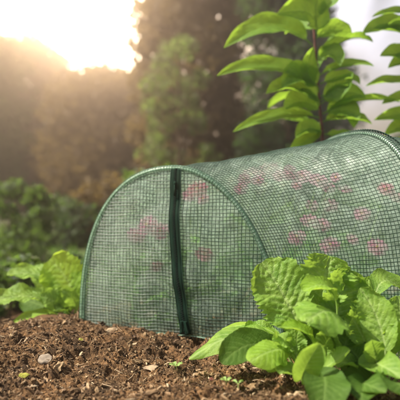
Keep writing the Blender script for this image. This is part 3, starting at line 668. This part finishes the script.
# ------------------------------------------------------------------ shrub behind the tunnel
ds = 1.66
def shrub(name, label, stem, specs, base_r=.006):
    p = np.array([at(*q) for q in stem]); n = 60; k = np.linspace(0, len(p)-1, n)
    pp = np.stack([np.interp(k, np.arange(len(p)), p[:, i]) for i in range(3)], -1)
    ker = np.ones(7)/7
    for i in range(3): pp[3:-3, i] = np.convolve(pp[:, i], ker, 'valid')
    r = empty(name, (float(p[0][0]), float(p[0][1]), float(p[0][2])), label=label, cat='shrub', group='shrubs with long pointed leaves behind the tunnel')
    mb = MB(); sweep(mb, pp, np.linspace(base_r, .0026, n), 10); mb.build('stem', M_twig, r)
    for b, mi, t, hw, nrm in specs:
        leaf_px(r, M_shrub, b, mi, t, hw*rng.uniform(.85, 1.12), twist=rng.normal(0, .3), nrm=nrm, pet=.10, a=.62, b=.85, crk=.9, teeth=.02, nt=22, ruffle=.25, cup=.35, nveins=8, pr=.0016)
    return r
u1 = (0, -1, .75)
def S(bx, by, mx, my, tx, ty, hw, nrm=u1, dd=0): return ((bx, by, ds), (mx, my, ds-.02+dd*.5), (tx, ty, ds-.05+dd), hw, nrm)
sp1 = [S(312, 4, 290, -14, 250, -2, 8), S(316, 36, 322, 0, 277, 14, 15, (0, -.9, .5)), S(313, 46, 275, 6, 224, 48, 11), S(316, 86, 275, 52, 217, 76, 9),
 S(320, 106, 300, 74, 266, 94, 13, (0, -.8, .6)), S(321, 118, 280, 106, 233, 132, 7), S(318, 76, 345, 58, 374, 66, 5), S(316, 58, 350, 28, 373, 42, 9, (0, .3, 1)),
 S(320, 96, 338, 96, 353, 72, 9, (-.1, -1, .3)), S(322, 114, 360, 92, 400, 102, 6, (0, .2, 1)), S(322, 114, 352, 100, 354, 128, 9, (.2, -.8, .4)),
 S(317, 86, 300, 72, 314, 47, 7, (0, -1, .2)), S(320, 100, 345, 92, 348, 84, 6, (0, -1, .3)), S(324, 130, 305, 140, 290, 152, 6), S(324, 134, 340, 136, 352, 132, 5),
 S(323, 128, 300, 118, 280, 118, 7, (0, .4, 1), .25), S(318, 70, 330, 40, 345, 25, 7, (0, .4, 1), .25), S(314, 20, 335, -10, 360, -6, 9), S(318, 92, 290, 90, 268, 108, 8, (0, 0, 1), .3),
 S(324, 150, 350, 140, 380, 160, 9), S(324, 170, 290, 160, 262, 180, 9), S(324, 200, 350, 190, 385, 210, 9), S(324, 220, 300, 205, 265, 225, 9),
 S(319, 90, 300, 62, 282, 88, 11, (-.1, -1, .3)), S(322, 112, 300, 92, 284, 110, 10, (0, -1, .4)), S(321, 104, 345, 84, 366, 98, 9, (.1, -1, .4)),
 S(317, 60, 335, 44, 340, 66, 8, (.1, -1, .3)), S(320, 84, 346, 70, 360, 84, 8, (.1, -1, .5)), S(322, 122, 345, 112, 372, 124, 8, (0, -.6, .8)), S(314, 40, 335, 22, 352, 36, 8, (.1, -1, .4), .1),
 S(316, 30, 296, 22, 285, 34, 8, (0, -1, .2), .15), S(323, 132, 308, 122, 296, 138, 7, (0, -1, .4)),
 S(312, -20, 330, -50, 370, -40, 9), S(312, -25, 290, -50, 240, -38, 9), S(311, -50, 300, -75, 290, -100, 9, (0, -.9, .4)), S(311, -50, 330, -70, 345, -95, 9, (0, -.9, .4))]
shrub('leafy_shrub', 'tall shrub with red brown stem and long pointed bright green leaves above the netting', [(326, 318, ds), (325, 220, ds), (323, 140, ds), (319, 100, ds), (316, 60, ds), (312, 0, ds), (310, -60, ds)], sp1)
sp2 = [S(436, 22, 405, 4, 372, 17, 6), S(434, 50, 400, 14, 362, 34, 11), S(434, 46, 405, 26, 372, 30, 8), S(434, 78, 410, 52, 388, 68, 8), S(434, 92, 400, 74, 366, 86, 6),
 S(436, 124, 410, 106, 374, 120, 7), S(436, 140, 412, 140, 388, 150, 7), S(436, 60, 460, 30, 500, 50, 10), S(436, 90, 470, 70, 510, 90, 10), S(434, 5, 450, -30, 480, -30, 10), S(434, 0, 410, -30, 375, -22, 9),
 S(434, 66, 405, 48, 380, 56, 9), S(435, 106, 408, 92, 382, 104, 8), S(436, 132, 406, 118, 384, 136, 8), S(434, 34, 410, 20, 388, 24, 8, (0, 0, 1)), S(438, 180, 470, 170, 500, 190, 10), S(438, 190, 410, 180, 380, 200, 9), S(434, -20, 436, -60, 430, -90, 9, (0, -.9, .4)), S(437, 130, 470, 110, 500, 130, 9)]
shrub('leafy_shrub', 'second long leaved shrub reaching in from the right edge above the netting', [(440, 318, ds), (438, 200, ds), (436, 120, ds), (434, 50, ds), (434, -40, ds)], sp2)

# ------------------------------------------------------------------ trees and bushes in the background
def tree(name, x, y, h, shape, clumps, per, size, material, label, cat, group=None, trunk_r=.07, crad=.22):
    """shape: function of relative height -> crown radius"""
    g0 = -.12; r = empty(name, (x, y, g0), label=label, cat=cat, group=group)
    mb = MB(); zs = np.linspace(0, h*.92, 16); tp = np.stack([x+.06*h*.3*np.sin(zs*1.3+x), y+.03*np.cos(zs*1.7), g0-.05+zs], -1); sweep(mb, tp, np.linspace(trunk_r, trunk_r*.18, 16), 10)
    cs = []
    for k in range(clumps):
        u = rng.random()**.85; z = g0+h*(.04+.96*u); R = shape(u); a = rng.uniform(0, 2*math.pi); q = R*(.35+.65*rng.random()**.5)
        cs.append((x+math.cos(a)*q, y+math.sin(a)*q, z))
    for c in cs[::3]:
        c = np.array(c); i = int(np.clip((c[2]-g0)*.75/(h*.92)*15, 0, 15)); sweep(mb, bez(tp[i], (tp[i]+c)/2+(0, 0, .03*h), c, 8), np.linspace(trunk_r*.22, trunk_r*.05, 8), 5)
    mb.build('trunk', M_bark, r)
    mb = MB()
    for c in cs:
        k = crad*rng.uniform(.6, 1.3); leaves_mass(mb, np.array(c), per, (k, k, k*.75), size)
    mb.build('crown', material, r, attr='vein'); return r
cone = lambda R: (lambda u: R*(1-u)**.6*min(1, .5+u*3)+.04)
dome = lambda R: (lambda u: R*math.sqrt(max(0, 1-(u*1.9-.9)**2))+.03)
col = lambda R: (lambda u: R*min(1, (1-u)*3)**.5*min(1, .6+2*u)+.03)
GT = 'trees out of focus behind the tunnel'
def pxx(px, d): return (px-200)*K*d
tree('conifer', pxx(192, 8.5), 8.5, 5.04, col(0.80), 480, 120, 0.046, M_crown_b, 'tall olive brown conifer in the middle of the blurred background', 'tree', GT, crad=0.266)
tree('leafy_tree', pxx(176, 6.6), 6.6, 2.29, dome(0.44), 46, 45, 0.042, M_crown_g, 'olive green young tree in front of the tall brown conifer', 'tree', GT, .04, .15)
tree('conifer', pxx(286, 7.2), 7.2, 4.6, col(.46), 300, 100, .04, M_crown_d, 'dark green conifer behind the tall shrub', 'tree', GT, crad=.22)
tree('conifer', pxx(322, 9.5), 9.5, 3.3, col(.50), 110, 90, .05, M_crown_d, 'lower dark conifer seen right of the shrub stem', 'tree', GT, crad=.25)
tree('leafy_tree', pxx(100, 13), 13, 3.3, dome(1.15), 220, 90, 0.075, M_crown_b, 'hazy brown rounded tree just left of the tall brown conifer', 'tree', GT, crad=0.546)
tree('leafy_tree', pxx(20, 19), 19, 5.64, dome(2.11), 320, 100, 0.106, M_crown_b, 'hazy brown rounded tree in the upper left under the sun glow', 'tree', GT, crad=0.633)
tree('leafy_tree', pxx(-40, 15), 15, 5.37, dome(1.80), 220, 90, 0.090, M_crown_g, 'hazy olive tree cut by the left edge of the photo', 'tree', GT, crad=0.600)
tree('leafy_tree', pxx(128, 21), 21, 5.12, dome(1.46), 90, 90, 0.110, M_crown_g, 'far pale tree in the gap beside the conifer', 'tree', GT, crad=0.548)
tree('leafy_tree', pxx(60, 23), 23, 4.77, dome(2.60), 260, 90, 0.140, M_crown_b, 'hazy brown broad tree in the back row between the two rounded ones', 'tree', GT, crad=0.720)
tree('leafy_tree', pxx(-15, 25), 25, 4.60, dome(2.50), 240, 90, 0.135, M_crown_d, 'farthest dark tree behind the rounded brown one at the upper left', 'tree', GT, crad=0.692)
tree('leafy_tree', pxx(246, 9.8), 9.8, 1.9, dome(.7), 90, 80, .05, M_crown_d, 'low dark tree between the two tall conifers', 'tree', GT, crad=.25)
tree('leafy_tree', pxx(410, 10), 10, 1.5, dome(.9), 90, 80, .05, M_crown_g, 'low olive tree behind the right edge of the tunnel', 'tree', GT, crad=.25)
GBb = 'bushes out of focus behind the tunnel'
tree('bush', pxx(10, 3.6), 3.6, .54, dome(.28), 30, 60, .026, M_crown_f, 'leafy green bush in the shade at the left edge', 'bush', GBb, .012, .085)
tree('bush', pxx(64, 5.0), 5.0, .38, dome(.40), 40, 70, .03, M_crown_d, 'low dark bush behind the small lettuce', 'bush', GBb, .015, .12)
tree('bush', pxx(168, 3.4), 3.4, .66, dome(.26), 30, 50, .026, M_crown_f, 'bright green bush peeping over the top of the zipped end', 'bush', GBb, .012, .085)
tree('bush', pxx(116, 5.2), 5.2, .62, dome(.4), 40, 70, .03, M_crown_b, 'low hazy brown bush left of the hoop', 'bush', GBb, .015, .12)
tree('bush', pxx(250, 4.2), 4.2, .72, dome(.4), 40, 60, .03, M_crown_d, 'dark bush behind the sagging ridge of the netting', 'bush', GBb, .015, .12)
tree('bush', pxx(300, 3.2), 3.2, .70, dome(.3), 40, 60, .028, M_crown_d, 'dark leafy bush at the foot of the tall shrub', 'bush', GBb, .012, .10)
tree('bush', pxx(372, 3.4), 3.4, .62, dome(.34), 40, 60, .028, M_crown_f, 'green bush behind the tall middle hoop', 'bush', GBb, .012, .10)
tree('low_plant', pxx(8, 1.95), 1.95, .20, dome(.16), 16, 40, .022, M_crown_f, 'low leafy plant just behind the small lettuce at the left edge', 'plant', None, .005, .05)
tree('low_plant', pxx(52, 2.3), 2.3, .19, dome(.18), 16, 40, .022, M_crown_d, 'low dark plant hidden behind the small lettuce beside the tunnel', 'plant', None, .005, .05)
# grass behind the bed
mb = MB(); n = 16000
x = rng.uniform(-3.2, 3.2, n); y = 1.75+5*rng.random(n)**1.5; a = rng.uniform(0, 2*math.pi, n); hgt = rng.uniform(.03, .085, n); ln = rng.normal(0, .03, (n, 2))
keep = ~((x > -.75) & (x < 1.7) & (y < 2.1)); x, y, a, hgt, ln = x[keep], y[keep], a[keep], hgt[keep], ln[keep]; n = len(x)
b0 = np.stack([x, y, np.full(n, -.11)], -1); wv = np.stack([np.cos(a), np.sin(a), 0*a], -1)*.004; tp = b0+np.concatenate([ln, hgt[:, None]], 1); md = b0+np.concatenate([ln*.3, hgt[:, None]*.55], 1)
v = np.stack([b0-wv, b0+wv, md+wv*.8, md-wv*.8, tp], 1).reshape(-1, 3); k = np.arange(n)[:, None]*5
mb.add(v, k+np.array([[0, 1, 2, 3]]), k+np.array([[3, 2, 4]]))
tag(mb.build('grass', M_grass, attr='vein'), 'blurred grass behind the soil bed', 'grass', kind='stuff')

# ------------------------------------------------------------------ small single things on the soil
def ground_pt(px, py):
    d = CAMZ/((py-200)*K)
    for _ in range(12):
        z = float(bed_h(np.array((px-200)*K*d), np.array(d))); d = (CAMZ-z)/((py-200)*K)
    return np.array(((px-200)*K*d, d, z))
def chip(name, px, py, L_, W_, ang, material, label, cat, thick=.0012, tilt=.15, leafy=False):
    c = ground_pt(px, py)+np.array((0, 0, .0035)); n, m = 11, 7
    s = np.linspace(-1, 1, n); v = np.linspace(-1, 1, m); S_, V_ = np.meshgrid(s, v, indexing='ij'); sd_ = rng.integers(999)
    wd = W_*(1-np.abs(S_)**(1.7 if leafy else 3.5))*(1+.25*vnoise(S_*2.5, V_*1.1, seed=sd_)); X_ = S_*L_; Y_ = V_*wd; Z_ = .12*L_*vnoise(S_*1.6, V_*1.3, seed=sd_+1)+tilt*Y_
    ca, sa = math.cos(ang), math.sin(ang); P = np.stack([c[0]+X_*ca-Y_*sa, c[1]+X_*sa+Y_*ca, c[2]+Z_], -1).reshape(-1, 3)
    q = grid_faces(n, m); lo = P-np.array((0, 0, thick)); nn = n*m
    edge = [i*m for i in range(n)]+[(n-1)*m+j for j in range(1, m)]+[i*m+m-1 for i in range(n-2, -1, -1)]+[j for j in range(m-2, 0, -1)]
    sideq = [(edge[i], edge[(i+1) % len(edge)], edge[(i+1) % len(edge)]+nn, edge[i]+nn) for i in range(len(edge))]
    o = mesh_obj(name, np.concatenate([P, lo]), [np.concatenate([q, q[:, ::-1]+nn, np.array(sideq)])], material, attr={'vein': np.zeros(2*nn)})
    return tag(o, label, cat)
chip('pebble', 45, 360, .013, .009, .3, M_stone, 'flat tan pebble on the soil at the left', 'pebble', .006, .5)
chip('dry_leaf', 153, 370, .021, .007, -.1, M_deadleaf, 'pale dry leaf lying on the soil below the zip', 'dry leaf', .0008, .5, True)
chip('bark_chip', 112, 331, .017, .006, .8, M_deadleaf, 'light bark chip against the hem of the zipped end', 'bark chip', .003, .6)
chip('bark_chip', 66, 331, .009, .006, .2, M_stone, 'small pale bark chip near the small lettuce', 'bark chip', .003, .5)
chip('leaf_scrap', 24, 377, .010, .005, .5, M_yleaf, 'yellow leaf scrap on the soil in the lower left corner', 'leaf scrap', .0006, .6, True)
chip('bark_chip', 28, 388, .018, .003, .35, M_deadleaf, 'long thin curved bark strip below the yellow leaf scrap', 'bark chip', .002, .5)
chip('leaf_scrap', 81, 341, .007, .004, 1.2, M_yleaf, 'tiny pale green leaf scrap on the soil above the bare patch', 'leaf scrap', .0006, .6, True)
chip('bark_chip', 200, 378, .017, .008, .9, M_deadleaf, 'broad straw coloured bark chip between the zip and the big lettuce', 'bark chip', .003, .5)
chip('bark_chip', 152, 393, .014, .004, .7, M_chip, 'orange brown bark chip at the bottom of the photo', 'bark chip', .003, .5)
chip('leaf_scrap', 211, 381, .004, .003, .2, M_twig, 'small red leaf scrap in front of the big lettuce', 'leaf scrap', .0008, .5)
def twig(px0, py0, px1, py1, r, lift, material, label, name='twig'):
    a, b = ground_pt(px0, py0), ground_pt(px1, py1); m_ = (a+b)/2; m_[2] += lift; mb = MB()
    p = bez(a+(0, 0, .002), m_, b+(0, 0, .003), 16); p[:, 0] += .0012*np.sin(np.linspace(0, 9, 16)); sweep(mb, p, np.linspace(r, r*.5, 16), 6)
    return tag(mb.build(name, material), label, 'twig')
twig(128, 381, 142, 371, .0009, .006, M_deadleaf, 'thin pale twig slanting left of the dry leaf')
twig(98, 384, 112, 389, .0010, .004, M_deadleaf, 'short pale twig at the bottom, left of the middle')
twig(252, 382, 272, 389, .0009, .014, M_deadleaf, 'arched pale root fibre in front of the big lettuce')
twig(44, 356, 48, 345, .0009, .006, M_deadleaf, 'pale straw standing beside the tan pebble')
twig(54, 360, 50, 349, .0011, .006, M_deadleaf, 'bent straw right of the tan pebble')
twig(72, 371, 96, 373, .0009, .005, M_chip, 'brown root fibre lying across the middle of the bare patch')
twig(18, 345, 26, 340, .0010, .010, M_deadleaf, 'straw piece near the left edge of the soil heap')
def sprout(px, py, n, size, label, material=M_sprout):
    c = ground_pt(px, py); r = empty('seedling', c, label=label, cat='seedling')
    mb = MB(); sweep(mb, np.array([c-(0, 0, .004), c+(0, 0, .004), c+(.001, 0, .009)]), .0007, 6); mb.build('stem', M_stalk, r, attr='vein')
    for k in range(n):
        a = k*2*math.pi/n+.4; d = np.array((math.cos(a), math.sin(a), .35)); top_ = c+(0, 0, .008)
        leaf_obj(r, material, top_, top_+d*size*.6+(0, 0, size*.3), top_+d*size, size*.32, nrm=(0, -.3, 1), pet=.12, crk=.3, teeth=.02, seed=k, nu=14, nv=7, pr=.0005)
sprout(226, 386, 4, .010, 'pale green seedling in front of the big lettuce')
sprout(238, 389, 3, .010, 'yellowish seedling right of the pale green one')
sprout(176, 371, 4, .013, 'thin upright sprig of grey green leaves below the zip')

# ------------------------------------------------------------------ haze, added to spread the warm sun glow
hz, t, o = mat('haze air'); pv = N(t, 'ShaderNodeVolumePrincipled')
pv.inputs['Color'].default_value = (1, .84, .68, 1); pv.inputs['Density'].default_value = .037; pv.inputs['Anisotropy'].default_value = .87
t.links.new(pv.outputs[0], o.inputs['Volume'])
hv = np.array([(x, y, z) for z in (-1.3, 7.2) for y in (-46, 46) for x in (-46, 46)], float)
tag(mesh_obj('haze', hv, np.array([(0, 2, 3, 1), (4, 5, 7, 6), (0, 1, 5, 4), (2, 6, 7, 3), (0, 4, 6, 2), (1, 3, 7, 5)]), hz, smooth=False), kind='stuff', label='warm haze added for the sun glow over the garden')
